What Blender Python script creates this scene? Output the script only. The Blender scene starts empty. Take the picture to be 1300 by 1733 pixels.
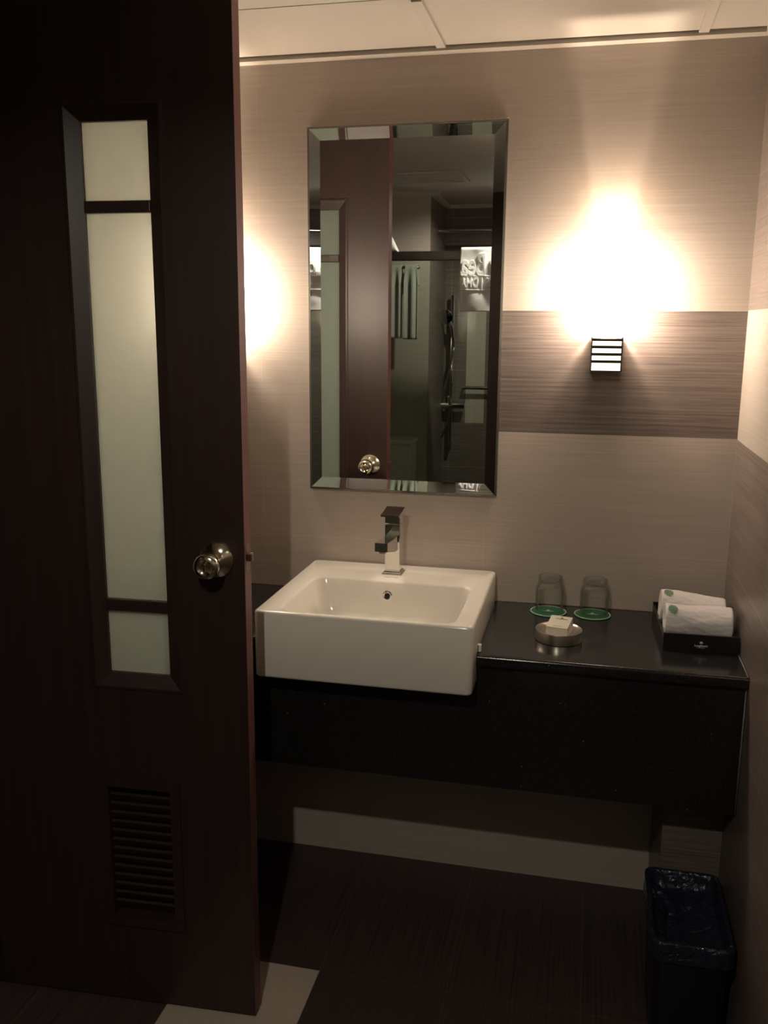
import bpy, bmesh, math, random
from mathutils import Vector, Matrix, noise
random.seed(4)
PI = math.pi
R = math.radians
scn = bpy.context.scene
COL = scn.collection

# ------------------------------------------------------------------ camera
cd = bpy.data.cameras.new('camera')
cam = bpy.data.objects.new('camera', cd)
COL.objects.link(cam)
cr = Vector((0.97549314, 0.21990712, 0.00734753))
cu = Vector((-0.05094483, 0.19324991, 0.97982605))
cf = Vector((-0.21405082, 0.95618792, -0.19971709))
m3 = Matrix((cr, cu, -cf)).transposed()
cam.matrix_world = Matrix.Translation((-0.3507, -2.2988, 1.4821)) @ m3.to_4x4()
cd.sensor_fit = 'VERTICAL'
cd.sensor_height = 24.0
cd.sensor_width = 18.0
cd.lens = 1538.34 / 1733.0 * 24.0
cd.clip_start = 0.02
scn.camera = cam

# ------------------------------------------------------------------ world, exposure, ceiling lamp light
w = bpy.data.worlds.new('night')
scn.world = w
w.use_nodes = True
w.node_tree.nodes['Background'].inputs[0].default_value = (1.0, 0.85, 0.7, 1)
w.node_tree.nodes['Background'].inputs[1].default_value = 0.003
scn.view_settings.view_transform = 'Standard'
scn.view_settings.look = 'None'
scn.view_settings.gamma = 1.0
scn.view_settings.exposure = 0.0
scn.view_settings.use_curve_mapping = False

SCONCE_GLOW = 100.0        # radiance of the sconce glass
SCONCE_FRONT = 19.0
SCONCE_LOW = 2.0
SCONCE_UP = 23.0           # watts of the bulb seen through the open top
SCONCE_COL = (1.0, 0.835, 0.655)
DOWN_W = 36.0
DOWN_COL = (1.0, 0.93, 0.76)
DOWN_POS = (-0.64, -2.365, 2.178)

ld = bpy.data.lights.new('ceiling_lamp_light', 'SPOT')
ld.energy = DOWN_W
ld.color = DOWN_COL
ld.spot_size = R(168)
ld.spot_blend = 0.35
ld.shadow_soft_size = 0.018
lo = bpy.data.objects.new('ceiling_lamp_light', ld)
lo.location = DOWN_POS
COL.objects.link(lo)

# ------------------------------------------------------------------ materials
def new_mat(name):
    m = bpy.data.materials.new(name)
    m.use_nodes = True
    return m, m.node_tree, m.node_tree.nodes['Principled BSDF']

def simple(name, col, rough=0.5, metal=0.0, **kw):
    m, t, b = new_mat(name)
    b.inputs['Base Color'].default_value = (*col, 1)
    b.inputs['Roughness'].default_value = rough
    b.inputs['Metallic'].default_value = metal
    for k, v in kw.items():
        b.inputs[k.replace('_', ' ')].default_value = v
    return m

def N(t, typ, **kw):
    n = t.nodes.new(typ)
    for k, v in kw.items():
        setattr(n, k, v)
    return n

def mth(t, op, a, b=None, c=None):
    n = t.nodes.new('ShaderNodeMath')
    n.operation = op
    for i, s in enumerate((a, b, c)):
        if s is None:
            continue
        if isinstance(s, (int, float)):
            n.inputs[i].default_value = s
        else:
            t.links.new(s, n.inputs[i])
    return n.outputs[0]

def mixc(t, f, a, b):
    n = t.nodes.new('ShaderNodeMix')
    n.data_type = 'RGBA'
    for i, s in ((0, f), (6, a), (7, b)):
        if isinstance(s, (int, float)):
            n.inputs[i].default_value = s
        elif isinstance(s, tuple):
            n.inputs[i].default_value = (*s, 1)
        else:
            t.links.new(s, n.inputs[i])
    return n.outputs[2]

LIGHT_A, LIGHT_B = (0.49, 0.42, 0.365), (0.405, 0.343, 0.294)
DARK_A, DARK_B = (0.225, 0.178, 0.155), (0.090, 0.068, 0.060)
FL_A, FL_B = (0.078, 0.050, 0.047), (0.032, 0.020, 0.020)

def tile(name, u, v, u0, v0, du, dv, bands, streak=(2.0, 170.0), rough=0.33, grout=(0.56, 0.49, 0.41)):
    """u, v: world axes along and across the streaks; bands: (u1,u2,v1,v2,kind) rectangles over a default kind"""
    m, t, b = new_mat(name)
    L = t.links
    geo = N(t, 'ShaderNodeNewGeometry')
    sep = N(t, 'ShaderNodeSeparateXYZ')
    L.new(geo.outputs['Position'], sep.inputs[0])
    U, V = sep.outputs[u], sep.outputs[v]
    com = N(t, 'ShaderNodeCombineXYZ')
    L.new(mth(t, 'MULTIPLY', U, streak[0]), com.inputs[0])
    L.new(mth(t, 'MULTIPLY', V, streak[1]), com.inputs[1])
    nz = N(t, 'ShaderNodeTexNoise')
    nz.inputs['Scale'].default_value = 1.0
    nz.inputs['Detail'].default_value = 4.0
    nz.inputs['Roughness'].default_value = 0.65
    L.new(com.outputs[0], nz.inputs['Vector'])
    cmb2 = N(t, 'ShaderNodeCombineXYZ')
    L.new(mth(t, 'MULTIPLY', U, streak[0] * 4), cmb2.inputs[0])
    L.new(mth(t, 'MULTIPLY', V, streak[1] * 2.4), cmb2.inputs[1])
    nz2 = N(t, 'ShaderNodeTexNoise')
    nz2.inputs['Scale'].default_value = 1.0
    nz2.inputs['Detail'].default_value = 2.0
    L.new(cmb2.outputs[0], nz2.inputs['Vector'])
    s = mth(t, 'ADD', mth(t, 'MULTIPLY', nz.outputs[0], 0.65), mth(t, 'MULTIPLY', nz2.outputs[0], 0.35))
    mr = N(t, 'ShaderNodeMapRange')
    mr.inputs['From Min'].default_value = 0.34
    mr.inputs['From Max'].default_value = 0.66
    L.new(s, mr.inputs['Value'])
    f = mr.outputs[0]
    def kind(k):
        a, bb = {'light': (LIGHT_A, LIGHT_B), 'dark': (DARK_A, DARK_B), 'floor': (FL_A, FL_B), 'cream': ((0.54, 0.46, 0.39), (0.47, 0.40, 0.33))}[k]
        return mixc(t, f, bb, a)
    cur = kind(bands[0])
    for (ua, ub, va, vb, k) in bands[1:]:
        mk = mth(t, 'MULTIPLY', mth(t, 'MULTIPLY', mth(t, 'GREATER_THAN', U, ua), mth(t, 'LESS_THAN', U, ub)),
                 mth(t, 'MULTIPLY', mth(t, 'GREATER_THAN', V, va), mth(t, 'LESS_THAN', V, vb)))
        cur = mixc(t, mk, cur, kind(k))
    def joint(S, o, d):
        x = mth(t, 'FRACT', mth(t, 'DIVIDE', mth(t, 'SUBTRACT', S, o), d))
        x = mth(t, 'MINIMUM', x, mth(t, 'SUBTRACT', 1.0, x))
        return mth(t, 'LESS_THAN', mth(t, 'MULTIPLY', x, d), 0.0009)
    g = mth(t, 'MAXIMUM', joint(U, u0, du), joint(V, v0, dv))
    cur = mixc(t, mth(t, 'MULTIPLY', g, 0.42), cur, grout)
    L.new(cur, b.inputs['Base Color'])
    b.inputs['Roughness'].default_value = rough
    bp = N(t, 'ShaderNodeBump')
    bp.inputs['Strength'].default_value = 0.12
    bp.inputs['Distance'].default_value = 0.002
    L.new(mth(t, 'SUBTRACT', s, mth(t, 'MULTIPLY', g, 0.8)), bp.inputs['Height'])
    L.new(bp.outputs[0], b.inputs['Normal'])
    return m

BZ0, BZ1 = 1.2238, 1.5238
M = {}
M['tile_back'] = tile('tile_back', 0, 2, 0.0, 0.0238, 0.6, 0.3, ['light', (-0.6, 0.2, BZ0, BZ1, 'dark')])
M['tile_side'] = tile('tile_side', 1, 2, 0.0, 0.0238, 0.6, 0.3, ['dark', (-9, 0.2, BZ0, BZ1, 'light')])
M['tile_leftrear'] = tile('tile_leftrear', 1, 2, 0.0, 0.0238, 0.6, 0.3, ['dark'])
M['tile_left'] = tile('tile_left', 1, 2, 0.0, 0.0238, 0.6, 0.3, ['light'])
M['tile_column'] = tile('tile_column', 0, 2, 0.3, -0.2, 0.6, 0.6, ['dark'])
M['tile_shower'] = tile('tile_shower', 0, 2, 0.0, 0.0238, 0.6, 0.3, ['dark', (-1.1, -0.985, 0.9, 1.62, 'light')])
M['tile_niche'] = tile('tile_niche', 1, 2, 0.0, 0.0238, 0.6, 0.3, ['dark'])
M['tile_light'] = tile('tile_light', 0, 2, 0.0, 0.0238, 0.6, 0.3, ['light'])
M['tile_floor'] = tile('tile_floor', 1, 0, 0.10, 0.0, 0.6, 0.3,
                       ['floor', (-1.1, -0.5, -1.2, -0.9, 'cream'), (-2.9, -2.3, -0.6, -0.3, 'cream')], rough=0.5, grout=(0.16, 0.12, 0.10))

def wood():
    m, t, b = new_mat('mahogany')
    L = t.links
    tc = N(t, 'ShaderNodeTexCoord')
    mp = N(t, 'ShaderNodeMapping')
    mp.inputs['Scale'].default_value = (60, 60, 2.2)
    L.new(tc.outputs['Object'], mp.inputs[0])
    nz = N(t, 'ShaderNodeTexNoise')
    nz.inputs['Scale'].default_value = 1.0
    nz.inputs['Detail'].default_value = 5.0
    L.new(mp.outputs[0], nz.inputs['Vector'])
    c = mixc(t, nz.outputs[0], (0.015, 0.0080, 0.0078), (0.048, 0.0235, 0.0195))
    L.new(c, b.inputs['Base Color'])
    b.inputs['Roughness'].default_value = 0.38
    return m
M['wood'] = wood()

def granite():
    m, t, b = new_mat('black_granite')
    L = t.links
    tc = N(t, 'ShaderNodeNewGeometry')
    nz = N(t, 'ShaderNodeTexNoise')
    nz.inputs['Scale'].default_value = 260.0
    L.new(tc.outputs['Position'], nz.inputs['Vector'])
    vo = N(t, 'ShaderNodeTexVoronoi')
    vo.inputs['Scale'].default_value = 38.0
    L.new(tc.outputs['Position'], vo.inputs['Vector'])
    spk = mth(t, 'LESS_THAN', vo.outputs['Distance'], 0.045)
    r = N(t, 'ShaderNodeTexWhiteNoise')
    L.new(vo.outputs['Position'], r.inputs['Vector'])
    spk = mth(t, 'MULTIPLY', spk, mth(t, 'GREATER_THAN', r.outputs['Value'], 0.86))
    base = mixc(t, nz.outputs[0], (0.006, 0.006, 0.007), (0.022, 0.020, 0.019))
    L.new(mixc(t, mth(t, 'MULTIPLY', spk, 0.7), base, (0.35, 0.33, 0.3)), b.inputs['Base Color'])
    b.inputs['Roughness'].default_value = 0.16
    return m
M['granite'] = granite()
M['ceramic'] = simple('white_ceramic', (0.76, 0.72, 0.65), 0.12)
M['chrome'] = simple('chrome', (0.75, 0.74, 0.72), 0.04, 1.0)
M['chrome_soft'] = simple('dull_chrome', (0.45, 0.44, 0.42), 0.25, 1.0)
M['steel'] = simple('brushed_steel', (0.66, 0.61, 0.54), 0.28, 1.0)
M['nickel'] = simple('satin_nickel', (0.70, 0.64, 0.52), 0.14, 1.0)
M['mirror'] = simple('mirror_silver', (0.82, 0.84, 0.83), 0.0, 1.0)
M['mirror_edge'] = simple('mirror_edge', (0.16, 0.15, 0.13), 0.25, 0.7)
M['ceil'] = simple('ceiling_white', (0.46, 0.41, 0.355), 0.6)
M['gap'] = simple('ceiling_gap', (0.10, 0.06, 0.035), 0.8)
M['black'] = simple('black_lacquer', (0.012, 0.010, 0.010), 0.3)
M['blackmetal'] = simple('black_metal', (0.03, 0.028, 0.028), 0.4, 0.6)
M['hole'] = simple('dark_hole', (0.004, 0.004, 0.004), 0.7)
M['soap'] = simple('cream_card', (0.72, 0.67, 0.56), 0.55)
M['print_grey'] = simple('grey_print', (0.16, 0.15, 0.12), 0.6)
M['print_white'] = simple('white_print', (0.75, 0.75, 0.70), 0.5)
M['coaster'] = simple('green_card', (0.012, 0.13, 0.055), 0.35)
M['green_print'] = simple('green_print', (0.20, 0.32, 0.23), 0.8)
M['caulk'] = simple('silicone', (0.16, 0.145, 0.13), 0.4)
M['lit_edge'] = simple('lit_mahogany_edge', (0.135, 0.050, 0.042), 0.45)  # door edge colour lightened and reddened to carry the sconce light
M['terry_mat'] = simple('bright_terry', (0.92, 0.90, 0.88), 0.9)
M['terry_dimmed'] = simple('dimmed_white_cotton', (0.36, 0.35, 0.31), 0.9)  # white towels, their dimness behind the glass painted in as grey
M['binblack'] = simple('bin_plastic', (0.008, 0.009, 0.014), 0.3)
M['sealant_pale'] = simple('pale_sealant', (0.55, 0.52, 0.47), 0.3)
M['bronze'] = simple('worn_latch_metal', (0.22, 0.15, 0.12), 0.4, 1.0)
M['plaster'] = simple('plaster', (0.5, 0.44, 0.36), 0.7)

def cloth(name, a, b_, scale=900, bump=0.5):
    m, t, b = new_mat(name)
    L = t.links
    tc = N(t, 'ShaderNodeTexCoord')
    nz = N(t, 'ShaderNodeTexNoise')
    nz.inputs['Scale'].default_value = scale
    L.new(tc.outputs['Object'], nz.inputs['Vector'])
    L.new(mixc(t, nz.outputs[0], b_, a), b.inputs['Base Color'])
    b.inputs['Roughness'].default_value = 0.95
    bp = N(t, 'ShaderNodeBump')
    bp.inputs['Strength'].default_value = bump
    bp.inputs['Distance'].default_value = 0.001
    L.new(nz.outputs[0], bp.inputs['Height'])
    L.new(bp.outputs[0], b.inputs['Normal'])
    return m
M['terry'] = cloth('white_terry', (0.80, 0.76, 0.74), (0.62, 0.57, 0.56))

def glass(name, col, rough, ior=1.45):
    m, t, b = new_mat(name)
    b.inputs['Base Color'].default_value = (*col, 1)
    b.inputs['Roughness'].default_value = rough
    b.inputs['Transmission Weight'].default_value = 1.0
    b.inputs['IOR'].default_value = ior
    return m
def tumbler_glass():
    m, t, b = new_mat('clear_glass')
    t.nodes.remove(b)
    L = t.links
    lw = N(t, 'ShaderNodeLayerWeight')
    lw.inputs[0].default_value = 0.35
    tr = N(t, 'ShaderNodeBsdfTransparent')
    L.new(mixc(t, lw.outputs['Facing'], (0.985, 0.99, 0.985), (0.84, 0.87, 0.84)), tr.inputs[0])
    gl = N(t, 'ShaderNodeBsdfGlossy')
    gl.inputs['Roughness'].default_value = 0.02
    fr = N(t, 'ShaderNodeFresnel')
    fr.inputs[0].default_value = 1.25
    mx = N(t, 'ShaderNodeMixShader')
    L.new(mth(t, 'MULTIPLY', fr.outputs[0], 0.45), mx.inputs[0])
    L.new(tr.outputs[0], mx.inputs[1])
    L.new(gl.outputs[0], mx.inputs[2])
    L.new(mx.outputs[0], t.nodes['Material Output'].inputs[0])
    return m
M['glass'] = tumbler_glass()

def thin_glass():
    m, t, b = new_mat('shower_glass')
    t.nodes.remove(b)
    L = t.links
    tr = N(t, 'ShaderNodeBsdfTransparent')
    tr.inputs[0].default_value = (0.86, 0.91, 0.87, 1)
    gl = N(t, 'ShaderNodeBsdfGlossy')
    gl.inputs['Roughness'].default_value = 0.02
    fr = N(t, 'ShaderNodeFresnel')
    fr.inputs[0].default_value = 1.4
    mx = N(t, 'ShaderNodeMixShader')
    L.new(fr.outputs[0], mx.inputs[0])
    L.new(tr.outputs[0], mx.inputs[1])
    L.new(gl.outputs[0], mx.inputs[2])
    L.new(mx.outputs[0], t.nodes['Material Output'].inputs[0])
    return m
M['shower_glass'] = thin_glass()

def frosted():
    m, t, b = new_mat('frosted_glass')
    L = t.links
    b.inputs['Base Color'].default_value = (0.86, 0.90, 0.84, 1)
    b.inputs['Roughness'].default_value = 0.45
    b.inputs['Transmission Weight'].default_value = 1.0
    b.inputs['IOR'].default_value = 1.3
    tl = N(t, 'ShaderNodeBsdfTranslucent')
    geo = N(t, 'ShaderNodeNewGeometry')
    nz = N(t, 'ShaderNodeTexNoise')
    nz.inputs['Scale'].default_value = 55
    nz.inputs['Detail'].default_value = 6
    L.new(geo.outputs['Position'], nz.inputs['Vector'])
    L.new(mixc(t, nz.outputs[0], (0.62, 0.67, 0.60), (0.82, 0.87, 0.80)), tl.inputs[0])
    mx = N(t, 'ShaderNodeMixShader')
    mx.inputs[0].default_value = 0.34
    L.new(b.outputs[0], mx.inputs[1])
    L.new(tl.outputs[0], mx.inputs[2])
    df = N(t, 'ShaderNodeBsdfDiffuse')
    df.inputs[0].default_value = (0.46, 0.56, 0.50, 1)
    m2 = N(t, 'ShaderNodeMixShader')
    m2.inputs[0].default_value = 0.22
    L.new(mx.outputs[0], m2.inputs[1])
    L.new(df.outputs[0], m2.inputs[2])
    L.new(m2.outputs[0], t.nodes['Material Output'].inputs[0])
    return m
M['frosted'] = frosted()

def emis(name, col, s, base=(0.8, 0.75, 0.65)):
    m, t, b = new_mat(name)
    b.inputs['Base Color'].default_value = (*base, 1)
    b.inputs['Emission Color'].default_value = (*col, 1)
    b.inputs['Emission Strength'].default_value = s
    return m
M['glow'] = emis('sconce_side_glow', SCONCE_COL, SCONCE_GLOW)
M['glow_front'] = emis('sconce_front_glow', SCONCE_COL, SCONCE_FRONT)
M['glow_mid'] = emis('sconce_upper_glow', SCONCE_COL, 21.0)
M['glow_low'] = emis('sconce_low_glow', (1.0, 0.84, 0.55), SCONCE_LOW)
M['glow_lamp'] = emis('downlight_glow', DOWN_COL, 12.0)

def liner():
    m, t, b = new_mat('bin_liner_film')
    b.inputs['Base Color'].default_value = (0.014, 0.018, 0.034, 1)
    b.inputs['Roughness'].default_value = 0.18
    geo = N(t, 'ShaderNodeNewGeometry')
    nz = N(t, 'ShaderNodeTexNoise')
    nz.inputs['Scale'].default_value = 32
    nz.inputs['Detail'].default_value = 3
    nz.inputs['Distortion'].default_value = 1.2
    t.links.new(geo.outputs['Position'], nz.inputs['Vector'])
    bp = N(t, 'ShaderNodeBump')
    bp.inputs['Strength'].default_value = 0.9
    bp.inputs['Distance'].default_value = 0.012
    t.links.new(nz.outputs[0], bp.inputs['Height'])
    t.links.new(bp.outputs[0], b.inputs['Normal'])
    return m
M['liner'] = liner()

# ------------------------------------------------------------------ helpers
def link(name, bm, mat, parent=None, smooth=False):
    me = bpy.data.meshes.new(name)
    bmesh.ops.recalc_face_normals(bm, faces=bm.faces[:])
    bm.to_mesh(me)
    bm.free()
    if mat:
        me.materials.append(M[mat])
    o = bpy.data.objects.new(name, me)
    COL.objects.link(o)
    if parent:
        o.parent = parent
    if smooth:
        for p in me.polygons:
            p.use_smooth = True
        if smooth is not True:
            me.set_sharp_from_angle(angle=R(smooth))
    return o

def empty(name, loc, rot=(0, 0, 0)):
    o = bpy.data.objects.new(name, None)
    o.empty_display_size = 0.05
    o.location = loc
    o.rotation_euler = rot
    COL.objects.link(o)
    return o

def tag(o, label=None, cat=None, group=None, kind=None):
    if label: o['label'] = label
    if cat: o['category'] = cat
    if group: o['group'] = group
    if kind: o['kind'] = kind
    return o

def box(bm, x0, x1, y0, y1, z0, z1):
    r = bmesh.ops.create_cube(bm, size=1.0)
    vs = r['verts']
    bmesh.ops.scale(bm, vec=(x1 - x0, y1 - y0, z1 - z0), verts=vs)
    bmesh.ops.translate(bm, vec=((x0 + x1) / 2, (y0 + y1) / 2, (z0 + z1) / 2), verts=vs)
    return vs

def bevel(bm, w, seg=2, ang=30):
    es = [e for e in bm.edges if len(e.link_faces) == 2 and e.calc_face_angle(0) > R(ang)]
    bmesh.ops.bevel(bm, geom=es, offset=w, segments=seg, profile=0.5, affect='EDGES')

def boxes(lst, bev=0):
    bm = bmesh.new()
    for b in lst:
        box(bm, *b)
    if bev:
        bevel(bm, bev)
    return bm

def lathe(profile, seg=48, axis='z', cap0=True, cap1=True):
    bm = bmesh.new()
    rings = []
    for r, h in profile:
        ring = []
        for i in range(seg):
            a = 2 * PI * i / seg
            p = (r * math.cos(a), r * math.sin(a), h)
            if axis == 'y':
                p = (p[0], h, p[1])
            ring.append(bm.verts.new(p))
        rings.append(ring)
    for a, b in zip(rings, rings[1:]):
        for i in range(seg):
            j = (i + 1) % seg
            bm.faces.new((a[i], a[j], b[j], b[i]))
    if cap0: bm.faces.new(rings[0][::-1])
    if cap1: bm.faces.new(rings[-1])
    return bm

def rrect(cx, cy, hx, hy, r, z, n=8):
    pts = []
    for k, (sx, sy) in enumerate(((1, 1), (-1, 1), (-1, -1), (1, -1))):
        for i in range(n + 1):
            a = PI / 2 * k + PI / 2 * i / n
            pts.append((cx + sx * (hx - r) + r * math.cos(a), cy + sy * (hy - r) + r * math.sin(a), z))
    return pts

def loft(rings, cap0=True, cap1=True, bm=None):
    bm = bm or bmesh.new()
    R_ = [[bm.verts.new(p) for p in ring] for ring in rings]
    for a, b in zip(R_, R_[1:]):
        n = len(a)
        for i in range(n):
            j = (i + 1) % n
            bm.faces.new((a[i], a[j], b[j], b[i]))
    if cap0: bm.faces.new(R_[0][::-1])
    if cap1: bm.faces.new(R_[-1])
    return bm

def tube(pts, r, seg=12, bm=None, cap=True):
    bm = bm or bmesh.new()
    pts = [Vector(p) for p in pts]
    rings = []
    up = Vector((0, 0, 1))
    for i, p in enumerate(pts):
        d = (pts[min(i + 1, len(pts) - 1)] - pts[max(i - 1, 0)]).normalized()
        ref = up if abs(d.dot(up)) < 0.95 else Vector((1, 0, 0))
        s = d.cross(ref).normalized()
        q = s.cross(d).normalized()
        rr = r[i] if isinstance(r, (list, tuple)) else r
        rings.append([p + s * rr * math.cos(2 * PI * k / seg) + q * rr * math.sin(2 * PI * k / seg) for k in range(seg)])
    return loft(rings, cap, cap, bm)

def text(name, body, size, mat, parent, loc, rot, extrude=0.0003, offset=0.0, sx=1.0, spacing=1.0, align='CENTER', bev=0.0):
    c = bpy.data.curves.new(name, 'FONT')
    c.body = body
    c.size = size
    c.extrude = extrude
    c.offset = offset
    c.align_x = align
    c.align_y = 'CENTER'
    c.space_character = spacing
    c.resolution_u = 4
    if bev:
        c.bevel_depth = bev
        c.bevel_resolution = 2
    tmp = bpy.data.objects.new('tmp', c)
    COL.objects.link(tmp)
    dg = bpy.context.evaluated_depsgraph_get()
    me = bpy.data.meshes.new_from_object(tmp.evaluated_get(dg))
    bpy.data.objects.remove(tmp)
    bpy.data.curves.remove(c)
    me.materials.clear()
    me.materials.append(M[mat])
    o = bpy.data.objects.new(name, me)
    COL.objects.link(o)
    o.location = loc
    o.rotation_euler = rot
    o.scale = (sx, 1, 1)
    if parent: o.parent = parent
    return o

def leaf_emblem(bm, cx, cy, s, z=0.0, h=0.0003):
    """small crest of fanned fronds over a bar, lying in the xy plane"""
    for k, a in enumerate((-62, -31, 0, 31, 62)):
        a = R(a)
        L_ = s * (1.0 - 0.12 * abs(k - 2))
        d = Vector((math.sin(a), math.cos(a), 0))
        n = Vector((math.cos(a), -math.sin(a), 0))
        pts = [Vector((cx, cy, z)), Vector((cx, cy, z)) + d * L_ * 0.55 + n * s * 0.16, Vector((cx, cy, z)) + d * L_, Vector((cx, cy, z)) + d * L_ * 0.55 - n * s * 0.16]
        lo_ = [bm.verts.new(p) for p in pts]
        hi_ = [bm.verts.new(p + Vector((0, 0, h))) for p in pts]
        bm.faces.new(hi_)
        bm.faces.new(lo_[::-1])
        for i in range(4):
            j = (i + 1) % 4
            bm.faces.new((lo_[i], lo_[j], hi_[j], hi_[i]))

def struct(name, bm, mat, parent=None, smooth=False):
    o = link(name, bm, mat, parent, smooth)
    if not parent: o['kind'] = 'structure'
    return o

# ------------------------------------------------------------------ room shell
ZC = 2.125
struct('floor', boxes([(-2.75, 0.1, -3.5, 0.1, -0.08, 0.0)]), 'tile_floor')
struct('wall_back', boxes([(-1.9, 0.1, 0.0, 0.1, 0.0, 2.2)]), 'tile_back')
struct('wall_right', boxes([(0.0, 0.1, -3.45, 0.0, 0.0, 2.3)]), 'tile_side')
struct('wall_left', boxes([(-1.9, -1.8, -0.66, 0.0, 0.0, 2.3), (-1.9, -1.8, -1.53, -0.66, 2.10, 2.3)]), 'tile_left')
struct('wall_left_rear', boxes([(-1.9, -1.8, -2.9, -1.53, 0.0, 2.3)]), 'wood')
struct('wall_toilet', boxes([(-1.8, -1.241, -2.9, -2.8, 0.0, 2.3)]), 'tile_light')
struct('wall_niche', boxes([(-1.34, -1.240, -3.35, -2.801, 0.0, 2.3)]), 'tile_niche')
struct('wall_shower', boxes([(-1.34, 0.0, -3.45, -3.35, 0.0, 2.3)]), 'tile_shower')
struct('wall_lobby', boxes([(-2.75, -2.65, -3.5, 0.1, 0.0, 2.3)]), 'plaster')
struct('trim_1', boxes([(-1.92, -1.78, -0.69, -0.655, 0.0, 2.085), (-1.92, -1.78, -1.535, -1.50, 0.0, 2.085), (-1.92, -1.78, -1.535, -0.655, 2.085, 2.12)], 0.002), 'wood')
# ceiling: dark void board, white lay-in panels, raised battens, edge angle
struct('ceiling', boxes([(-2.75, 0.1, -2.06, 0.1, ZC + 0.010, ZC + 0.14), (-2.75, 0.1, -3.5, -2.06, ZC + 0.085, ZC + 0.2)]), 'gap')
pan = []
ys = [(-0.3545, -0.0365), (-0.808, -0.3590), (-1.408, -0.812), (-2.058, -1.412)]
for (a, b) in ys:
    pan.append((-2.74, -0.004, a, b, ZC, ZC + 0.012))
struct('trim_2', boxes(pan), 'ceil')
struct('trim_3', boxes([(-2.74, 0.0, -3.348, -2.06, ZC + 0.072, ZC + 0.09)]), 'ceil')
struct('trim_4', boxes([(-1.8, 0.0, -0.0315, 0.0, ZC - 0.010, ZC + 0.002), (-0.016, 0.0, -2.058, -0.0315, ZC - 0.010, ZC + 0.002)]), 'ceil')
bt = []
for x in (-1.895, -1.314, -0.730, -0.146):
    bt.append((x - 0.011, x + 0.011, -0.345, -0.030, ZC - 0.0045, ZC + 0.001))
struct('trim_5', boxes(bt, 0.001), 'ceil')
struct('trim_6', boxes([(-1.8, -1.19, -2.8, -2.775, 2.175, 2.197), (-1.24, -1.215, -3.35, -2.8, 2.175, 2.197), (-1.215, 0.0, -3.35, -3.325, 2.175, 2.197)]), 'ceil')
# ceiling exhaust grille
t = empty('ceiling_vent', (-1.06, -1.84, ZC))
tag(t, 'square white ventilation grille set in the ceiling, seen only in the mirror', 'vent')
link('frame', boxes([(-0.14, 0.14, -0.14, -0.115, -0.008, 0), (-0.14, 0.14, 0.115, 0.14, -0.008, 0), (-0.14, -0.115, -0.115, 0.115, -0.008, 0), (0.115, 0.14, -0.115, 0.115, -0.008, 0)], 0.001), 'ceil', t)
link('slats', boxes([(-0.115, 0.115, -0.11 + 0.019 * i, -0.101 + 0.019 * i, -0.005, 0) for i in range(12)]), 'ceil', t)

# ------------------------------------------------------------------ vanity counter
BX0, BX1, BY0 = -1.053, -0.563, -0.482
BXC = (BX0 + BX1) / 2
ZT = 0.7806
t = empty('vanity_counter', (-0.9, -0.2, 0.45))
tag(t, 'long black granite vanity counter with a deep apron under the mirror', 'counter')
def P(*b):  # world box -> local to the counter root
    return (b[0] + 0.9, b[1] + 0.9, b[2] + 0.2, b[3] + 0.2, b[4] - 0.45, b[5] - 0.45)
g = 0.002
outline = [(-1.798, -0.001), (-1.798, -0.4173), (BX0 - g, -0.4173), (BX0 - g, -0.012), (BX1 + g, -0.012), (BX1 + g, -0.4173), (-0.001, -0.4173), (-0.001, -0.001)]
bm = bmesh.new()
f = bm.faces.new([bm.verts.new((x + 0.9, y + 0.2, ZT - 0.45)) for x, y in outline])
ex = bmesh.ops.extrude_face_region(bm, geom=[f])
bmesh.ops.translate(bm, vec=(0, 0, -0.028), verts=[v for v in ex['geom'] if isinstance(v, bmesh.types.BMVert)])
es = [e for e in bm.edges if all(abs(v.co.y - (-0.2173)) < 1e-4 for v in e.verts) and abs(e.verts[0].co.z - e.verts[1].co.z) < 1e-5]
bmesh.ops.bevel(bm, geom=es, offset=0.010, segments=5, profile=0.6, affect='EDGES')
link('worktop', bm, 'granite', t, 35)
ZA = 0.4645
link('apron', boxes([P(-1.798, BX0 - g, -0.402, -0.382, ZA, ZT - 0.028), P(BX0 - g, BX1 + g, -0.402, -0.382, ZA, 0.706), P(BX1 + g, -0.004, -0.402, -0.382, ZA, ZT - 0.028)]), 'granite', t)
bm = bmesh.new()
tube([(0.8975, -0.204, ZA - 0.45 + 0.002), (0.8975, -0.204, ZT - 0.48)], 0.0018, 8, bm)
tube([(0.8975, 0.195, ZT - 0.4495), (0.8975, -0.215, ZT - 0.4495)], 0.0016, 8, bm)
tube([(-0.89, 0.1985, ZT - 0.4495), (0.8975, 0.1985, ZT - 0.4495)], 0.0014, 8, bm)
o = link('sealant', bm, 'caulk', t, True)
o['label'] = 'thin pale silicone bead along the wall'

o = struct('wall_support', boxes([(-0.1335, -0.0005, -0.268, -0.0005, 0.0, ZT - 0.0285)]), 'tile_column')

# ------------------------------------------------------------------ basin
t = empty('basin', (BXC, -0.245, 0.71))
tag(t, 'white rectangular semi-recessed ceramic basin jutting from the black counter', 'basin')
hx = (BX1 - BX0) / 2
hy = (-BY0 - 0.0135) / 2
cyo = (BY0 - 0.0135) / 2 + 0.245
H = 0.155
rings = []
for dz, ins in ((0, 0.006), (0.0015, 0.002), (0.006, 0.0)):
    rings.append(rrect(0, cyo, hx - ins, hy - ins, 0.014 - ins * 0.8, dz))
for dz, ins in ((H - 0.006, 0.0), (H - 0.002, 0.0015), (H, 0.006)):
    rings.append(rrect(0, cyo, hx - ins, hy - ins, 0.014 - ins * 0.8, dz))
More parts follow.
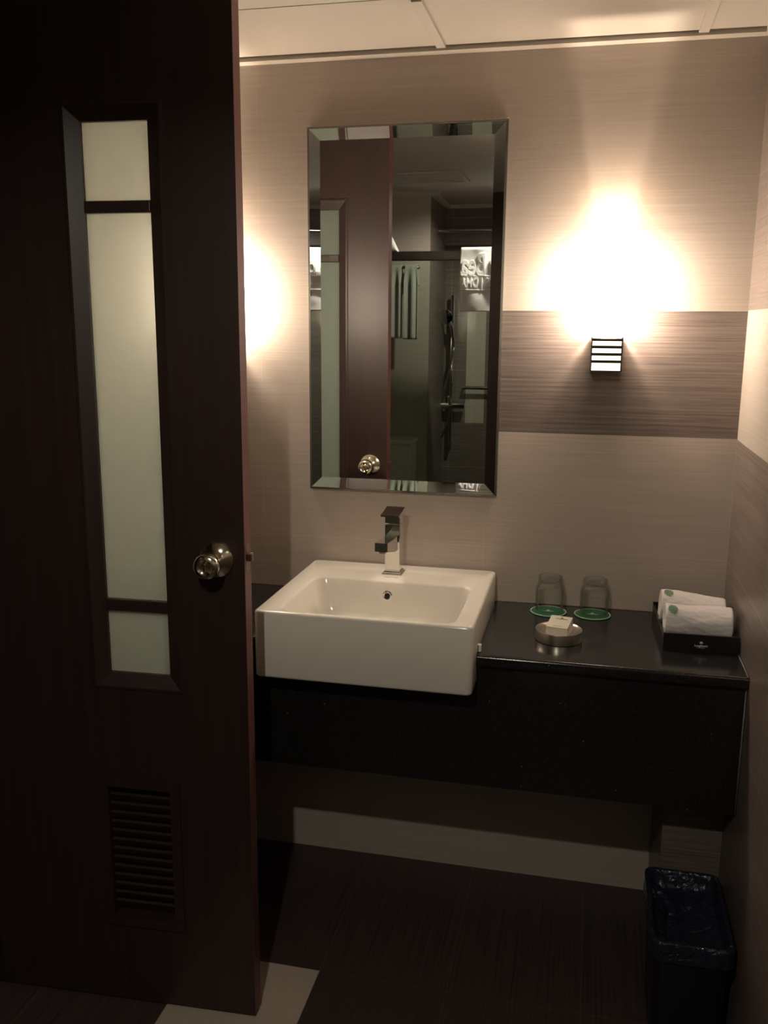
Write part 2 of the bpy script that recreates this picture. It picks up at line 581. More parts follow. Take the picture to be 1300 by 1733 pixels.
# bowl opening: x -1.000..-0.604, y -0.175..-0.464
bcx, bcy, bhx, bhy = -0.802 - BXC, -0.3195 + 0.245, 0.198, 0.1455
for dz, ins, r in ((H, -0.004, 0.034), (H - 0.0015, 0.0, 0.032), (H - 0.006, 0.003, 0.030), (H - 0.05, 0.011, 0.032), (H - 0.08, 0.017, 0.036), (H - 0.095, 0.026, 0.04), (H - 0.103, 0.042, 0.045), (H - 0.107, 0.075, 0.045), (H - 0.110, 0.125, 0.018)):
    rings.append(rrect(bcx, bcy, bhx - ins, bhy - min(ins, 0.12), min(r, bhy - min(ins, 0.12) - 0.001), dz))
link('bowl', loft(rings), 'ceramic', t, 50)
# overflow ring on the rear bowl wall, drain on the bowl bottom
o = link('overflow', lathe([(0.0062, 0.0), (0.0062, -0.004), (0.0095, -0.005), (0.0125, -0.003), (0.0128, 0.002)], 28, 'y', True, False), 'chrome', t, 40)
o.location = (-0.8145 - BXC, -0.1805 + 0.245, 0.8285 - 0.71)
o.rotation_euler = (R(-7), 0, 0)
o2 = link('overflow_hole', lathe([(0.0061, -0.0045), (0.0061, -0.006)], 20, 'y'), 'hole', o)
o = link('drain', lathe([(0.0, 0.0), (0.022, 0.0), (0.028, 0.002), (0.030, 0.0)], 32, 'z', False, False), 'chrome', t, 40)
o.location = (bcx, bcy, H - 0.1085)
o = text('maker_mark', 'COTTO', 0.0085, 'print_grey', t, (-0.8135 - BXC, -0.1425 + 0.245, H + 0.0002), (0, 0, 0), 0.0001, sx=1.2)
# white fixing clip on the right side of the basin
o = link('side_clip', boxes([(-0.001, 0.008, -0.006, 0.006, 0, 0.016)], 0.001), 'ceramic', t)
o.location = (hx, -0.392 + 0.245, ZT + 0.001 - 0.71)
o['label'] = 'small white clip against the worktop'

# ------------------------------------------------------------------ faucet
t = empty('faucet', (-0.8165, -0.100, 0.8652))
tag(t, 'square chrome single-lever basin faucet behind the bowl', 'faucet')
link('base_plate', boxes([(-0.026, 0.026, -0.026, 0.026, 0, 0.0035), (-0.022, 0.022, -0.023, 0.023, 0.0035, 0.008)], 0.0006), 'chrome', t)
link('body', boxes([(-0.019, 0.019, -0.020, 0.020, 0.008, 0.130)], 0.0012), 'chrome', t)
bm = bmesh.new()
# spout: slanting forward bar with a squared end
sec = [(-0.016, 0.066, 0.103), (-0.060, 0.071, 0.105), (-0.146, 0.0905, 0.1115)]
rings = []
for y, z0, z1 in sec:
    rings.append([(-0.0155, y, z0), (0.0155, y, z0), (0.0155, y, z1), (-0.0155, y, z1)])
loft(rings, True, True, bm)
bevel(bm, 0.0012, 2)
link('spout', bm, 'chrome', t)
o = link('aerator', lathe([(0.0085, 0.0), (0.0085, 0.004), (0.006, 0.004)], 24), 'chrome_soft', t, 40)
o.location = (0, -0.130, 0.084)
link('handle', boxes([(-0.019, 0.019, -0.020, 0.020, 0.1325, 0.150)], 0.0012), 'chrome', t)
bm = bmesh.new()
rings = []
for y, z0, z1 in ((-0.052, 0.156, 0.1605), (-0.018, 0.1525, 0.163), (0.021, 0.150, 0.169)):
    rings.append([(-0.0235, y, z0), (0.0235, y, z0), (0.0235, y, z1), (-0.0235, y, z1)])
loft(rings, True, True, bm)
bevel(bm, 0.0008, 2)
link('lever', bm, 'chrome', t)

# ------------------------------------------------------------------ mirror
MX0, MX1, MZ0, MZ1 = -1.0645, -0.5695, 1.0590, 1.9630
t = empty('wall_mirror', ((MX0 + MX1) / 2, 0, MZ0))
tag(t, 'tall rectangular mirror with a sloped glass border above the basin', 'mirror')
mhx, mh = (MX1 - MX0) / 2, MZ1 - MZ0
def fr(x, z, y):
    return [(-x, y, z), (x, y, z), (x, y, mh - z), (-x, y, mh - z)]
e_, bw = 0.005, 0.0265
bm = loft([fr(mhx, 0, -0.0005), fr(mhx, 0, -0.0125), fr(mhx - e_, e_, -0.0140), fr(mhx - e_, e_, -0.0045), fr(mhx - e_, e_, -0.0005)], True, True)
link('edge_frame', bm, 'mirror_edge', t)
BA = math.tan(R(12.0))
bm = loft([fr(mhx - e_, e_, -0.0138), fr(mhx - e_ - bw, e_ + bw, -0.0138 + bw * BA)], False, False)
link('bevel', bm, 'mirror', t)
bm = loft([fr(mhx - e_ - bw, e_ + bw, -0.0138 + bw * BA)], False, True)
link('glass', bm, 'mirror', t)

pts = [(mhx - 0.085 + 0.0018 * i, -0.004, mh + 0.0012 + 0.0011 * math.sin(i * 0.7) + 0.003 * max(0, i - 20) / 28) for i in range(49)]
o = link('sealant', tube(pts, 0.0016, 8), 'sealant_pale', t, True)
o['label'] = 'pale peeling sealant at the top corner'

# ------------------------------------------------------------------ sconces
def sconce():
    t = empty('wall_sconce', (-0.317, 0, 1.382))
    # local z 0 .. 0.328, depth 0.08
    link('back_plate', boxes([(-0.036, 0.036, -0.006, 0, 0, 0.326)], 0.001), 'blackmetal', t)
    link('lower_frame', boxes([(-0.036, -0.033, -0.080, -0.006, 0, 0.082), (0.033, 0.036, -0.080, -0.006, 0, 0.082), (-0.036, 0.036, -0.080, -0.006, 0, 0.003)]), 'blackmetal', t)
    o = link('lower_glass', boxes([(-0.033, 0.033, -0.0795, -0.0765, 0.003, 0.080)]), 'glow_low', t)
    for k in range(4):
        link('slat', boxes([(-0.036, 0.036, -0.083, -0.0795, 0.0205 + 0.0168 * k, 0.0270 + 0.0168 * k)], 0.0008), 'blackmetal', t)
    link('front_glass', boxes([(-0.040, 0.040, -0.083, -0.080, 0.0805, 0.326)], 0.0008), 'glow_front', t)
    link('side_glass', boxes([(-0.040, -0.0385, -0.080, -0.006, 0.083, 0.228)]), 'glow', t)
    link('side_glass', boxes([(0.0385, 0.040, -0.080, -0.006, 0.083, 0.228)]), 'glow', t)
    link('upper_side_glass', boxes([(-0.040, -0.0385, -0.080, -0.006, 0.2285, 0.326)]), 'glow_mid', t)
    link('upper_side_glass', boxes([(0.0385, 0.040, -0.080, -0.006, 0.2285, 0.326)]), 'glow_mid', t)
    bm = lathe([(0.004, 0.0), (0.012, 0.002), (0.012, 0.03), (0.006, 0.034)], 16)
    o = link('bulb_holder', bm, 'blackmetal', t, 40)
    o.location = (0, -0.042, 0.083)
    l = bpy.data.lights.new('bulb_light', 'POINT')
    l.energy = SCONCE_UP
    l.color = SCONCE_COL
    l.shadow_soft_size = 0.016
    lo = bpy.data.objects.new('bulb_light', l)
    lo.location = (0, -0.042, 0.125)
    lo.parent = t
    COL.objects.link(lo)
    return t
s1 = sconce()
tag(s1, 'glowing box sconce with dark slats at its foot, right of the mirror', 'wall lamp', 'sconces either side of the mirror')
s2 = s1.copy(); COL.objects.link(s2)
s2.location = (-1.318, 0, 1.382)
for ch in list(s1.children):
    c = ch.copy(); COL.objects.link(c); c.parent = s2
s2['label'] = 'glowing box sconce left of the mirror, hidden behind the open door'

# ------------------------------------------------------------------ door
DW, DTH, DH = 0.779, 0.0376, 2.075
ang = 0.0501
ex_, ey_ = -0.9938, -0.6744
t = empty('door_1', (ex_ - DW * math.cos(ang), ey_ - DW * math.sin(ang), 0.006), (0, 0, ang))
t['kind'] = 'structure'
t['label'] = 'open dark mahogany door with three frosted panes in a narrow strip'
DZ = -0.006
px0, px1 = DW - 0.1685 - 0.1322, DW - 0.1685      # glass opening
ms = 0.034                                          # moulding width
pz = [0.775, 0.909, 0.9335, 1.6867, 1.7087, 1.848]
vx0, vx1, vz0, vz1 = 0.452, 0.618, 0.200, 0.535
L0, L1 = px0 - ms, px1 + ms
bl = [(0, L0, 0, DTH, 0, DH), (L1, DW, 0, DTH, 0, DH),
      (L0, L1, 0, DTH, 0, vz0 + DZ), (L0, vx0, 0, DTH, vz0 + DZ, vz1 + DZ), (vx1, L1, 0, DTH, vz0 + DZ, vz1 + DZ),
      (L0, L1, 0, DTH, vz1 + DZ, pz[0] - ms + DZ), (L0, L1, 0, DTH, pz[5] + ms + DZ, DH)]
link('leaf', boxes(bl), 'wood', t)
def rect(x0, x1, z0, z1, y):
    return [(x0, y, z0), (x1, y, z0), (x1, y, z1), (x0, y, z1)]
z0, z1 = pz[0] + DZ, pz[5] + DZ
for (ya, yb, yc) in ((-0.003, 0.010, 0.0165), (DTH + 0.003, DTH - 0.010, DTH - 0.0165)):
    sg = 1 if ya < 0 else -1
    bm = loft([rect(L0, L1, z0 - ms, z1 + ms, yc), rect(L0, L1, z0 - ms, z1 + ms, ya + 0.003 * sg), rect(L0 + 0.003, L1 - 0.003, z0 - ms + 0.003, z1 + ms - 0.003, ya),
               rect(L0 + 0.008, L1 - 0.008, z0 - ms + 0.008, z1 + ms - 0.008, ya), rect(px0, px1, z0, z1, yb), rect(px0, px1, z0, z1, yc)], False, False)
    link('moulding', bm, 'wood', t)
for (a, b) in ((pz[1], pz[2]), (pz[3], pz[4])):
    link('glazing_bar', boxes([(px0, px1, 0.007, DTH - 0.007, a + DZ, b + DZ)], 0.002), 'wood', t)
for (a, b) in ((pz[0], pz[1]), (pz[2], pz[3]), (pz[4], pz[5])):
    link('frosted_pane', boxes([(px0 + 0.0004, px1 - 0.0004, 0.0168, 0.0208, a + DZ + 0.0004, b + DZ - 0.0004)]), 'frosted', t)
# louvre near the foot
bm = bmesh.new()
n = 14
for i in range(n):
    zc = vz0 + DZ + 0.03 + (vz1 - vz0 - 0.06) * i / (n - 1)
    vs = box(bm, vx0 + 0.012, vx1 - 0.012, -0.018, 0.018, -0.003, 0.003)
    bmesh.ops.rotate(bm, cent=(0, 0, 0), matrix=Matrix.Rotation(R(-58), 3, 'X'), verts=vs)
    bmesh.ops.translate(bm, vec=(0, DTH / 2, zc), verts=vs)
a, b = vz0 + DZ, vz1 + DZ
for bx_ in ((vx0 - 0.008, vx0 + 0.013, -0.005, DTH + 0.005, a - 0.008, b + 0.008), (vx1 - 0.013, vx1 + 0.008, -0.005, DTH + 0.005, a - 0.008, b + 0.008),
            (vx0 + 0.013, vx1 - 0.013, -0.005, DTH + 0.005, a - 0.008, a + 0.013), (vx0 + 0.013, vx1 - 0.013, -0.005, DTH + 0.005, b - 0.013, b + 0.008)):
    box(bm, *bx_)
link('louvre', bm, 'wood', t)
# knobs, front and back
kn = [(0.036, 0.0), (0.0365, -0.003), (0.034, -0.006), (0.024, -0.011), (0.0155, -0.016), (0.0125, -0.022), (0.012, -0.030), (0.015, -0.036),
      (0.0215, -0.041), (0.0255, -0.048), (0.0262, -0.055), (0.0245, -0.061), (0.021, -0.0645), (0.016, -0.0655), (0.013, -0.0625), (0.007, -0.061)]
for sg, yy in ((1, -0.0002), (-1, DTH + 0.0002)):
    o = link('knob', lathe([(r, h * sg) for r, h in kn], 48, 'y'), 'nickel', t, 50)
    o.location = (DW - 0.0575, yy, 1.030 + DZ)
    b_ = link('turn_button', boxes([(-0.0022, 0.0022, min(-0.061 * sg, -0.068 * sg), max(-0.061 * sg, -0.068 * sg), -0.008, 0.008)], 0.0008), 'nickel', o)
o = link('latch', boxes([(DW, DW + 0.011, DTH / 2 - 0.006, DTH / 2 + 0.007, -0.008, 0.008)], 0.0015), 'bronze', t)
o.location = (0, 0, 1.034 + DZ)
link('lit_edge', boxes([(DW - 0.0002, DW + 0.0006, 0.0, DTH, 0, DH)]), 'lit_edge', t)['label'] = 'mahogany closing edge with the sconce light painted in as a redder tone'
link('latch_plate', boxes([(DW, DW + 0.0012, DTH / 2 - 0.012, DTH / 2 + 0.012, 1.034 + DZ - 0.028, 1.034 + DZ + 0.028)], 0.0004), 'bronze', t)
for hz in (0.25, 1.05, 1.85):
    link('hinge', tube([(-0.006, DTH + 0.004, hz - 0.045), (-0.006, DTH + 0.004, hz + 0.045)], 0.006, 12), 'nickel', t, 40)

# ------------------------------------------------------------------ tumblers and coasters
def coaster(x, y):
    t = empty('coaster', (x, y, ZT + 0.0002))
    link('card', lathe([(0.0455, 0.0), (0.0462, 0.0012), (0.0455, 0.0024)], 56), 'coaster', t, 40)
    link('rim_line', lathe([(0.0425, 0.0023), (0.0425, 0.0029), (0.0443, 0.0029), (0.0443, 0.0023)], 56, 'z', False, False), 'print_white', t)
    bm = bmesh.new()
    leaf_emblem(bm, 0, 0.003, 0.0075, 0.0024)
    link('crest', bm, 'print_white', t)
    text('lettering', 'LongBeach', 0.0062, 'print_white', t, (0, -0.001, 0.0026), (0, 0, 0), 0.0001)
    return t
def tumbler(x, y):
    z = ZT + 0.0034
    prof = [(0.0340, 0.0), (0.0352, 0.0006), (0.0357, 0.002), (0.0360, 0.052), (0.0352, 0.060), (0.0318, 0.0665), (0.0300, 0.071), (0.0300, 0.086), (0.0290, 0.0885), (0.0265, 0.0895), (0.001, 0.0870),
            ]
    inner = [(0.001, 0.0655), (0.0240, 0.0650), (0.0290, 0.0625), (0.0325, 0.056), (0.0338, 0.050), (0.0334, 0.0015)]
    bm = bmesh.new()
    segs = 56
    rings = []
    for r, h in prof + inner:
        rings.append([(r * math.cos(2 * PI * i / segs), r * math.sin(2 * PI * i / segs), h) for i in range(segs)])
    # outer shell then inner shell, closed at the mouth
    O = rings[:len(prof)]
    I = rings[len(prof):]
    loft(I + O, True, True, bm)
    bmesh.ops.remove_doubles(bm, verts=bm.verts[:], dist=1e-6)
    o = link('tumbler', bm, 'glass', None, 50)
    o.location = (x, y, z)
    return o
c1 = coaster(-0.4245, -0.0650)
tag(c1, 'green round card coaster behind the soap box', 'coaster', 'green coasters on the counter')
c2 = c1.copy(); COL.objects.link(c2)
for ch in c1.children:
    c = ch.copy(); COL.objects.link(c); c.parent = c2
c2.location = (-0.3160, -0.0640, ZT + 0.0002)
c2['label'] = 'green round card coaster nearer the rolled towels, its logo in view'
g1 = tumbler(-0.4225, -0.0560)
tag(g1, 'clear upturned tumbler behind the soap box, nearer the basin', 'glass', 'upturned tumblers')
g2 = g1.copy(); COL.objects.link(g2)
g2.location = (-0.3125, -0.0580, ZT + 0.0034)
g2['label'] = 'clear upturned tumbler nearer the rolled towels'

# ------------------------------------------------------------------ soap dish and soap
t = empty('soap_dish', (-0.392, -0.2660, ZT + 0.0003))
tag(t, 'round brushed steel soap dish on the black counter', 'soap dish')
link('body', lathe([(0.052, 0.0), (0.0535, 0.001), (0.0535, 0.0235), (0.0530, 0.0248), (0.0515, 0.0248), (0.0505, 0.0235), (0.046, 0.0195), (0.036, 0.0165), (0.0, 0.0155)], 72, 'z', True, False), 'steel', t, 40)
t = empty('soap_box', (-0.3905, -0.2720, ZT + 0.0290), (R(12), 0, -0.20))
tag(t, 'small cream carton of soap leaning in the steel dish', 'soap')
link('carton', boxes([(-0.0245, 0.0245, -0.027, 0.027, -0.0105, 0.0160)], 0.0006), 'soap', t)
bm = bmesh.new()
leaf_emblem(bm, 0.002, 0.016, 0.006, 0.0159)
link('crest', bm, 'print_grey', t)
text('lettering', 'LongBeach', 0.0062, 'print_grey', t, (0.002, 0.0135, 0.0162), (0, 0, 0), 0.00012, offset=0.0001)
text('small_print', 'moisturising soap', 0.003, 'print_grey', t, (0.0, -0.020, 0.0162), (0, 0, 0), 0.0001)

# ------------------------------------------------------------------ towel tray
t = empty('towel_tray', (-0.0860, -0.155, ZT + 0.0003), (0, 0, R(1.5)))
tag(t, 'low black lacquered tray at the right wall holding two towels', 'tray')
hx_, hy_, ht, tk = 0.0805, 0.130, 0.041, 0.005
link('box', boxes([(-hx_, hx_, -hy_, hy_, 0, 0.005), (-hx_, hx_, -hy_, -hy_ + tk, 0.005, ht), (-hx_, hx_, hy_ - tk, hy_, 0.005, ht - 0.006),
                   (-hx_, -hx_ + tk, -hy_ + tk, hy_ - tk, 0.005, ht - 0.012), (hx_ - tk, hx_, -hy_ + tk, hy_ - tk, 0.005, ht - 0.012)]), 'black', t)
bm = bmesh.new()
leaf_emblem(bm, 0, 0.0035, 0.0065, 0.0)
o = link('crest', bm, 'print_white', t)
o.location = (0.0, -hy_ - 0.0001, 0.018); o.rotation_euler = (PI / 2, 0, 0)
text('lettering', 'LongBeach', 0.0064, 'print_white', t, (0.0, -hy_ - 0.0002, 0.0165), (PI / 2, 0, 0), 0.0001, offset=0.00012)
text('small_print', 'SUITES DHAKA', 0.0026, 'print_white', t, (0.0, -hy_ - 0.0002, 0.0120), (PI / 2, 0, 0), 0.0001)

def towel_roll(L_, ry, rz, seed):
    bm = bmesh.new()
    NA, NL = 96, 64
    rings = []
    prof = []
    # end spiral rings (left), body, right end
    ends = [0.10, 0.28, 0.34, 0.52, 0.58, 0.74, 0.80, 0.93]
    for k, e in enumerate(ends):
        prof.append((e, -L_ / 2 + (0.006 if k % 2 else 0.0015) + 0.003 * (1 - e)))
    prof.append((0.985, -L_ / 2 + 0.0018))
    for i in range(NL + 1):
        prof.append((1.0, -L_ / 2 + 0.005 + (L_ - 0.010) * i / NL))
    prof.append((0.97, L_ / 2 - 0.0015))
    for k, e in enumerate(ends[::-1]):
        prof.append((e, L_ / 2 - (0.005 if k % 2 else 0.001) - 0.002 * (1 - e)))
    for e, x in prof:
        ring = []
        for j in range(NA):
            a = 2 * PI * j / NA
            # the outer flap: a small step in radius at one angle
            st = 1.0 + 0.045 * (((a - 3.9) % (2 * PI)) / (2 * PI)) * (1 if e > 0.5 else 0)
            v = Vector((x * 16, math.cos(a) * 1.6, math.sin(a) * 1.6 + seed))
            d = 0.0032 * noise.noise(v) + 0.0013 * noise.noise(v * 4.0) + 0.0006 * noise.noise(Vector((x * 320, a * 18, seed)))
            sag = 1.0 - 0.05 * math.cos(x / L_ * PI * 1.6 + seed)
            ring.append((x, (ry * e * st + d * e) * math.cos(a), (rz * e * st + d * e) * math.sin(a) * sag))
        rings.append(ring)
    loft(rings, True, True, bm)
    return bm
def emblem_patch(parent, L_, ry, rz, x, ang0, s):
    """round green emblem printed on the curved towel"""
    bm = bmesh.new()
    for k in range(6):
        yy = -0.82 + k * 0.33
        w_ = math.sqrt(max(0.0, 1 - yy * yy))
        cols = []
        for i in range(13):
            u = -w_ + 2 * w_ * i / 12
            arc = 0.10 * math.sin(u * 3.0)
            row = []
            for dv in (-0.115, 0.115):
                vv = (yy + arc + dv) * s
                a = ang0 + vv / rz
                row.append(bm.verts.new((x + u * s, (ry * 1.05 + 0.0032) * math.cos(a), (rz * 1.05 + 0.0032) * math.sin(a))))
            cols.append(row)
        for c0, c1_ in zip(cols, cols[1:]):
            bm.faces.new((c0[0], c1_[0], c1_[1], c0[1]))
    o = link('emblem', bm, 'green_print', parent)
    md = o.modifiers.new('thick', 'SOLIDIFY')
    md.thickness = 0.0012
    md.offset = -1
    o['label'] = 'small round green printed emblem'
    return o
for k, (y, z, lab, x) in enumerate(((-0.2180, 0.8305, 'rolled white hand towel in front in the black tray', -0.0865), (-0.1270, 0.8330, 'rolled white hand towel at the back of the black tray', -0.0905))):
    t = empty('rolled_towel', (x, y, z), (0, R(1.0 + 2 * k), R(-1.0)))
    tag(t, lab, 'towel', 'rolled towels in the tray')
    link('towel', towel_roll(0.148, 0.0365, 0.0365, 3.1 * k + 1), 'terry', t, True)
    emblem_patch(t, 0.15, 0.0365, 0.0365, -0.056, PI / 2 + 0.62 - 0.25 * k, 0.0105)

# ------------------------------------------------------------------ waste bin
t = empty('waste_bin', (-0.0925, -0.468, 0.0))
tag(t, 'black rectangular waste bin on the floor under the counter end', 'bin')
BH = 0.276
rings = [rrect(0, 0, 0.064, 0.108, 0.02, 0.0), rrect(0, 0, 0.066, 0.110, 0.02, 0.004), rrect(0, 0, 0.074, 0.128, 0.022, BH - 0.012), rrect(0, 0, 0.079, 0.133, 0.024, BH - 0.010),
         rrect(0, 0, 0.0795, 0.1335, 0.024, BH - 0.002), rrect(0, 0, 0.078, 0.132, 0.023, BH), rrect(0, 0, 0.0735, 0.1275, 0.02, BH), rrect(0, 0, 0.072, 0.126, 0.02, BH - 0.006), rrect(0, 0, 0.0635, 0.1075, 0.018, 0.006)]
link('bin_body', loft(rings), 'binblack', t, 45)
o = empty('bin_liner', (-0.0925, -0.468, BH))
tag(o, 'crinkled dark blue plastic liner folded over the black bin rim', 'bin liner')
rings = []
def crumple(r, amp, sd):
    out = []
    for p in r:
        v = Vector(p)
        n1 = 1.4 * (0.5 - 2 * abs(noise.noise(Vector((v.x * 26, v.y * 26, v.z * 20 + sd)))))
        n2 = noise.noise(Vector((v.x * 110, v.y * 110, v.z * 60 + sd)))
        out.append((v.x + amp * n1, v.y + amp * n2, v.z + amp * 0.6 * n1))
    return out
spec = [(0.0815, 0.1365, -0.040, 0.0022), (0.0812, 0.1362, -0.030, 0.002), (0.0812, 0.136, -0.018, 0.0012), (0.0812, 0.136, -0.008, 0.0006), (0.0808, 0.1355, 0.0008, 0.0), (0.078, 0.132, 0.0022, 0.0), (0.073, 0.127, 0.0018, 0.0), (0.0712, 0.1250, -0.004, 0.0),
        (0.0690, 0.122, -0.012, 0.0015), (0.066, 0.118, -0.022, 0.0035)] + [(0.062 * (1 - k / 15), 0.113 * (1 - k / 15), -0.030 - 0.020 * math.sin(k / 15 * 1.5), 0.0065) for k in range(15)]
for i, (a, b, z, am) in enumerate(spec):
    rings.append(crumple(rrect(0, 0, a, b, min(0.024, a * 0.9), z, 14), am, 2.3))
bm = loft(rings, False, True)
ln = link('film', bm, 'liner', o, True)

# ------------------------------------------------------------------ shower side, seen in the mirror
t = empty('ceiling_downlight', (DOWN_POS[0], DOWN_POS[1], 2.197))
tag(t, 'small round recessed ceiling downlight over the shower screen', 'ceiling lamp')
link('ring', lathe([(0.052, 0.0), (0.052, -0.004), (0.046, -0.006), (0.040, -0.003), (0.040, 0.0)], 40, 'z', False, False), 'chrome_soft', t, 40)
link('lens', lathe([(0.039, -0.001), (0.039, -0.0005)], 40), 'glow_lamp', t)

t = empty('shower_screen', (-1.2, -2.475, 0.0))
tag(t, 'clear shower screen with a chrome header rail, seen in the mirror', 'shower screen')
link('glass_panel', boxes([(-0.598, 0.58, -0.004, 0.004, 0.03, 1.83)]), 'shower_glass', t)
link('header_rail', boxes([(-0.598, 0.58, -0.018, 0.018, 1.815, 1.862)], 0.004), 'chrome_soft', t)
link('sill_rail', boxes([(-0.598, 0.58, -0.012, 0.012, 0.0, 0.03)], 0.002), 'chrome_soft', t)
link('end_post', boxes([(0.565, 0.59, -0.012, 0.012, 0.03, 1.815)], 0.002), 'chrome_soft', t)

# bath mat hung over the header rail
t = empty('bath_mat', (-0.815, -2.475, 1.866))
tag(t, 'white embossed bath mat hung over the shower rail, seen in the mirror', 'bath mat')
bm = bmesh.new()
NU, NV = 70, 90
X0, X1 = -0.207, 0.195
def mat_pt(u, v):
    # v: 0 at the front hem, up over the rail, down behind
    x = X0 + (X1 - X0) * u
    s = v * 0.56
    front = 0.305
    if s < front:
        z = -front + s
        y = 0.027 - 0.0
    elif s < front + 0.075:
        a = (s - front) / 0.075 * PI
        y = 0.024 * math.cos(a) + 0.003
        z = 0.022 * math.sin(a) * 0.6
    else:
        z = -(s - front - 0.075)
        y = -0.022
    k = max(0.0, min(1.0, -z / 0.12))
    sgn = 1 if s < front + 0.0375 else -1
    y += sgn * (0.006 + 0.004 * k * math.sin(x * 24 + 1.0 + z * 7) + 0.006 * k * math.sin(x * 9 - z * 17) + 0.0015 * math.sin(x * 40 + z * 22))
    y += sgn * 0.003 * noise.noise(Vector((x * 18, z * 18, 0)))
    x += 0.004 * math.sin(z * 14)
    return Vector((x, y, z))
G = [[bm.verts.new(mat_pt(i / NU, j / NV)) for j in range(NV + 1)] for i in range(NU + 1)]
for i in range(NU):
    for j in range(NV):
        bm.faces.new((G[i][j], G[i + 1][j], G[i + 1][j + 1], G[i][j + 1]))
ms_ = link('mat_cloth', bm, 'terry_mat', t, True)
md = ms_.modifiers.new('thick', 'SOLIDIFY'); md.thickness = 0.005; md.offset = -1

def drape_text(name, body, size, zc, x_left, width, off):
    """raised lettering following the front of the mat; reads from the vanity side"""
    o = text(name, body, size, 'terry_mat', None, (0, 0, 0), (0, 0, 0), 0.004, offset=off, align='LEFT', bev=0.0016)
    me = o.data
    x0_ = min(v.co.x for v in me.vertices)
    x1_ = max(v.co.x for v in me.vertices)
    for v in me.vertices:
        x = x_left + width - (v.co.x - x0_) / (x1_ - x0_) * width
        z = zc + v.co.y
        s = 0.305 + z
        p = mat_pt((x - X0) / (X1 - X0), max(0.0, s) / 0.56)
        v.co = (x, p.y + 0.001 + v.co.z * 0.9, z)
    o.parent = t
    me.flip_normals()
    return o
drape_text('emblem_lettering', 'Long Bea', 0.150, -0.080, X0 + 0.003, 0.315, 0.0030)
drape_text('lettering', 'SUITES | DHA', 0.064, -0.165, X0 + 0.003, 0.250, 0.0012)
for zz in (-0.130, -0.198):
    pts = []
    for i in range(61):
        x = X0 + 0.004 + (X1 - X0 - 0.008) * i / 60
        p = mat_pt((x - X0) / (X1 - X0), (0.305 + zz) / 0.56)
        pts.append((p.x, p.y + 0.002, zz))
    link('raised_border', tube(pts, 0.0028, 8), 'terry_mat', t, True)

# white towel folded over the same rail, nearer the door
bm = bmesh.new()
NU, NV = 30, 50
def tw(u, v, X0=-0.10, X1=0.10, front=0.16, top=0.16):
    x = X0 + (X1 - X0) * u
    a = v * PI
    ro = 0.034
    y = ro * math.cos(a)
    z = 0.0
    if v < 0.4:
        z = -0.02 + 0.02 * v / 0.4
    z = 0.15 * math.sin(a) ** 0.6 * (1 - (max(0.0, u - 0.35) / 0.65) ** 2.2) - 0.012
    return (x, y + 0.002 * math.sin(x * 60), z)
G = [[bm.verts.new(tw(i / NU, j / NV)) for j in range(NV + 1)] for i in range(NU + 1)]
for i in range(NU):
    for j in range(NV):
        bm.faces.new((G[i][j], G[i + 1][j], G[i + 1][j + 1], G[i][j + 1]))
for j in range(NV):
    pass
o = link('folded_towel', bm, 'terry', None, True)
md = o.modifiers.new('thick', 'SOLIDIFY'); md.thickness = 0.006; md.offset = -1
o.location = (-1.450, -2.475, 1.875)
tag(o, 'white towel bundled on top of the shower rail beside the door reflection', 'towel')

# towels hanging from a rail on the far wall
t = empty('towel_rail', (-1.42, -2.8, 1.80))
tag(t, 'thin chrome towel rail on the far wall behind the shower glass', 'towel rail')
link('bar', tube([(-0.25, 0.055, 0), (0.13, 0.055, 0)], 0.008, 16), 'chrome_soft', t, True)
link('bracket', tube([(-0.24, 0.0005, 0), (-0.24, 0.055, 0)], 0.007, 12), 'chrome_soft', t, 40)
link('bracket', tube([(0.12, 0.0005, 0), (0.12, 0.055, 0)], 0.007, 12), 'chrome_soft', t, 40)
def hang(x0, x1, drop, sd):
    bm = bmesh.new()
    NU, NV = 40, 40
    G = []
    for i in range(NU + 1):
        col = []
        for j in range(NV + 1):
            u, v = i / NU, j / NV
            x = x0 + (x1 - x0) * u
            s = v * (drop + 0.04 + 0.10)
            if s < drop:
                z, y = -drop + s, 0.016
            elif s < drop + 0.04:
                a = (s - drop) / 0.04 * PI
                y, z = 0.016 * math.cos(a), 0.014 * math.sin(a)
            else:
                y, z = -0.016, -(s - drop - 0.04)
            k = max(0.0, min(1, -z / 0.08))
            y += (1 if s < drop + 0.02 else -0.4) * (0.003 + 0.010 * k * (0.5 + 0.5 * math.sin(u * 8 + 2.5 * u * u + sd)))
            x += 0.012 * k * (u - 0.5) * 1.2
            col.append(bm.verts.new((x, 0.055 + y, z)))
        G.append(col)
    for i in range(NU):
        for j in range(NV):
            bm.faces.new((G[i][j], G[i + 1][j], G[i + 1][j + 1], G[i][j + 1]))
    return bm
for x0, x1, dr, lab, sd in ((-0.025, 0.035, 0.38, 'narrow white towel on the far rail, nearer the door edge in the mirror', 0.4), (0.056, 0.122, 0.385, 'white towel hanging on the far rail, nearer the niche corner in the mirror', 2.0)):
    o = link('hanging_towel', hang(x0, x1, dr, sd), 'terry_dimmed', None, True)
    md = o.modifiers.new('thick', 'SOLIDIFY'); md.thickness = 0.004; md.offset = -1
    o.location = (-1.42, -2.8, 1.80)
    tag(o, lab, 'towel', 'towels on the far rail')

# boxed-in cistern against the far wall
t = empty('cistern_box', (-1.475, -2.79, 0.0))
tag(t, 'low pale box against the far wall behind the glass, dim in the mirror', 'box')
link('body', boxes([(-0.175, 0.175, 0.0, 0.19, 0.0, 0.845)], 0.006), 'ceramic', t)
link('lid', boxes([(-0.185, 0.185, 0.0, 0.20, 0.846, 0.870)], 0.006), 'ceramic', t)
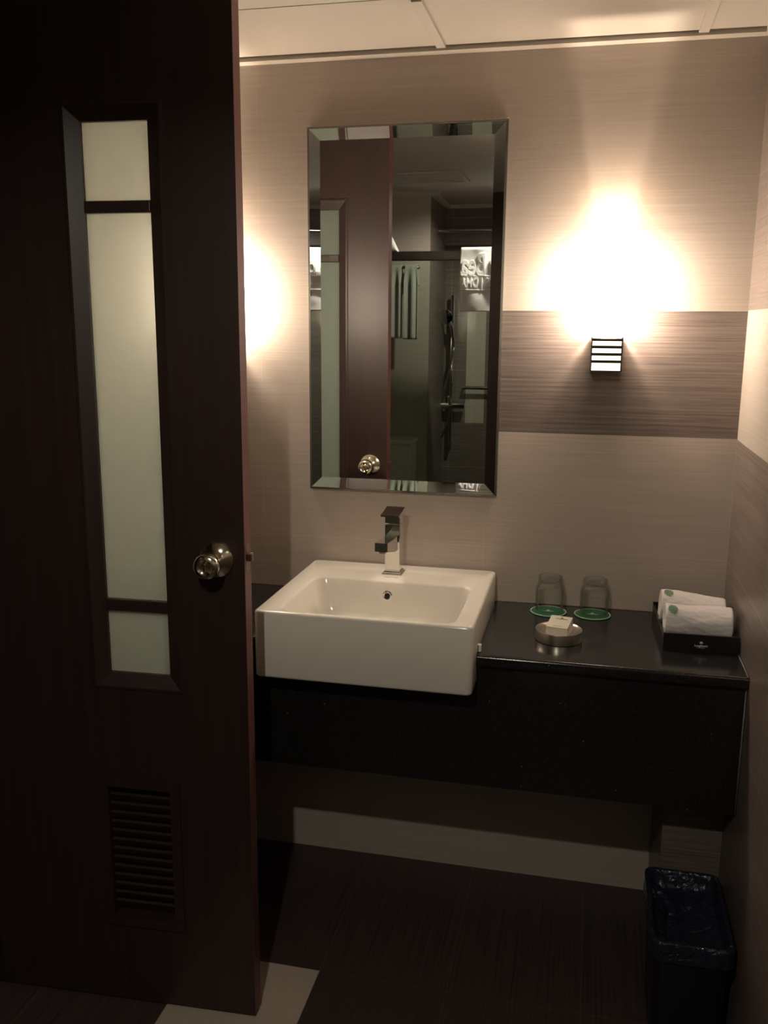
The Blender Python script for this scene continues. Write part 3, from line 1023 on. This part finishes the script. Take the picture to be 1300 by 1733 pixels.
# shower fittings on the shower wall
t = empty('shower_set', (-1.185, -3.35, 0.75))
tag(t, 'chrome shower riser with hand shower and hose in the niche', 'shower')
link('riser_rail', tube([(0, 0.05, 0), (0, 0.05, 0.92)], 0.011, 16), 'chrome', t, True)
for zz in (0.02, 0.90):
    link('wall_bracket', tube([(0, 0.0005, zz), (0, 0.05, zz)], 0.012, 14), 'chrome', t, 40)
hs = link('hand_shower', tube([(0.02, 0.07, 0.62), (0.0, 0.09, 0.74), (-0.02, 0.12, 0.80)], [0.010, 0.012, 0.014], 14), 'chrome', t, True)
hd = link('spray_head', lathe([(0.015, 0.0), (0.045, 0.012), (0.046, 0.022), (0.040, 0.024)], 32), 'chrome', hs, 40)
hd.location = (-0.03, 0.13, 0.80); hd.rotation_euler = (R(-115), 0, 0)
pts = []
for i in range(41):
    u = i / 40
    pts.append((0.02 - 0.10 * math.sin(u * PI) * (1 - u * 0.3), 0.07 - 0.02 * u, 0.62 - 0.35 * u - 0.35 * math.sin(u * PI)))
link('hose', tube(pts, 0.006, 10), 'chrome_soft', t, True)
link('mixer', tube([(-0.09, 0.06, 0.26), (0.09, 0.06, 0.26)], 0.020, 20), 'chrome', t, 40)
link('mixer_lever', tube([(0.0, 0.075, 0.275), (0.0, 0.14, 0.32)], [0.012, 0.007], 12), 'chrome', t, 40)
t = empty('grab_bar', (-0.95, -3.35, 1.12))
tag(t, 'short horizontal chrome grab bar on the shower wall', 'grab bar')
link('bar', tube([(-0.16, 0.0005, 0), (-0.16, 0.05, 0), (0.16, 0.05, 0), (0.16, 0.0005, 0)], 0.011, 14), 'chrome_soft', t, 40)
t = empty('curtain_rod', (-0.62, -3.05, 2.02))
tag(t, 'thin chrome rod crossing the shower below the ceiling', 'rod')
link('rod', tube([(-0.6195, 0, 0), (0.6195, 0, 0)], 0.011, 14), 'chrome_soft', t, 40)
link('flange', tube([(-0.6195, 0, 0), (-0.608, 0, 0)], 0.024, 20), 'chrome_soft', t, 40)
link('flange', tube([(0.608, 0, 0), (0.6195, 0, 0)], 0.024, 20), 'chrome_soft', t, 40)
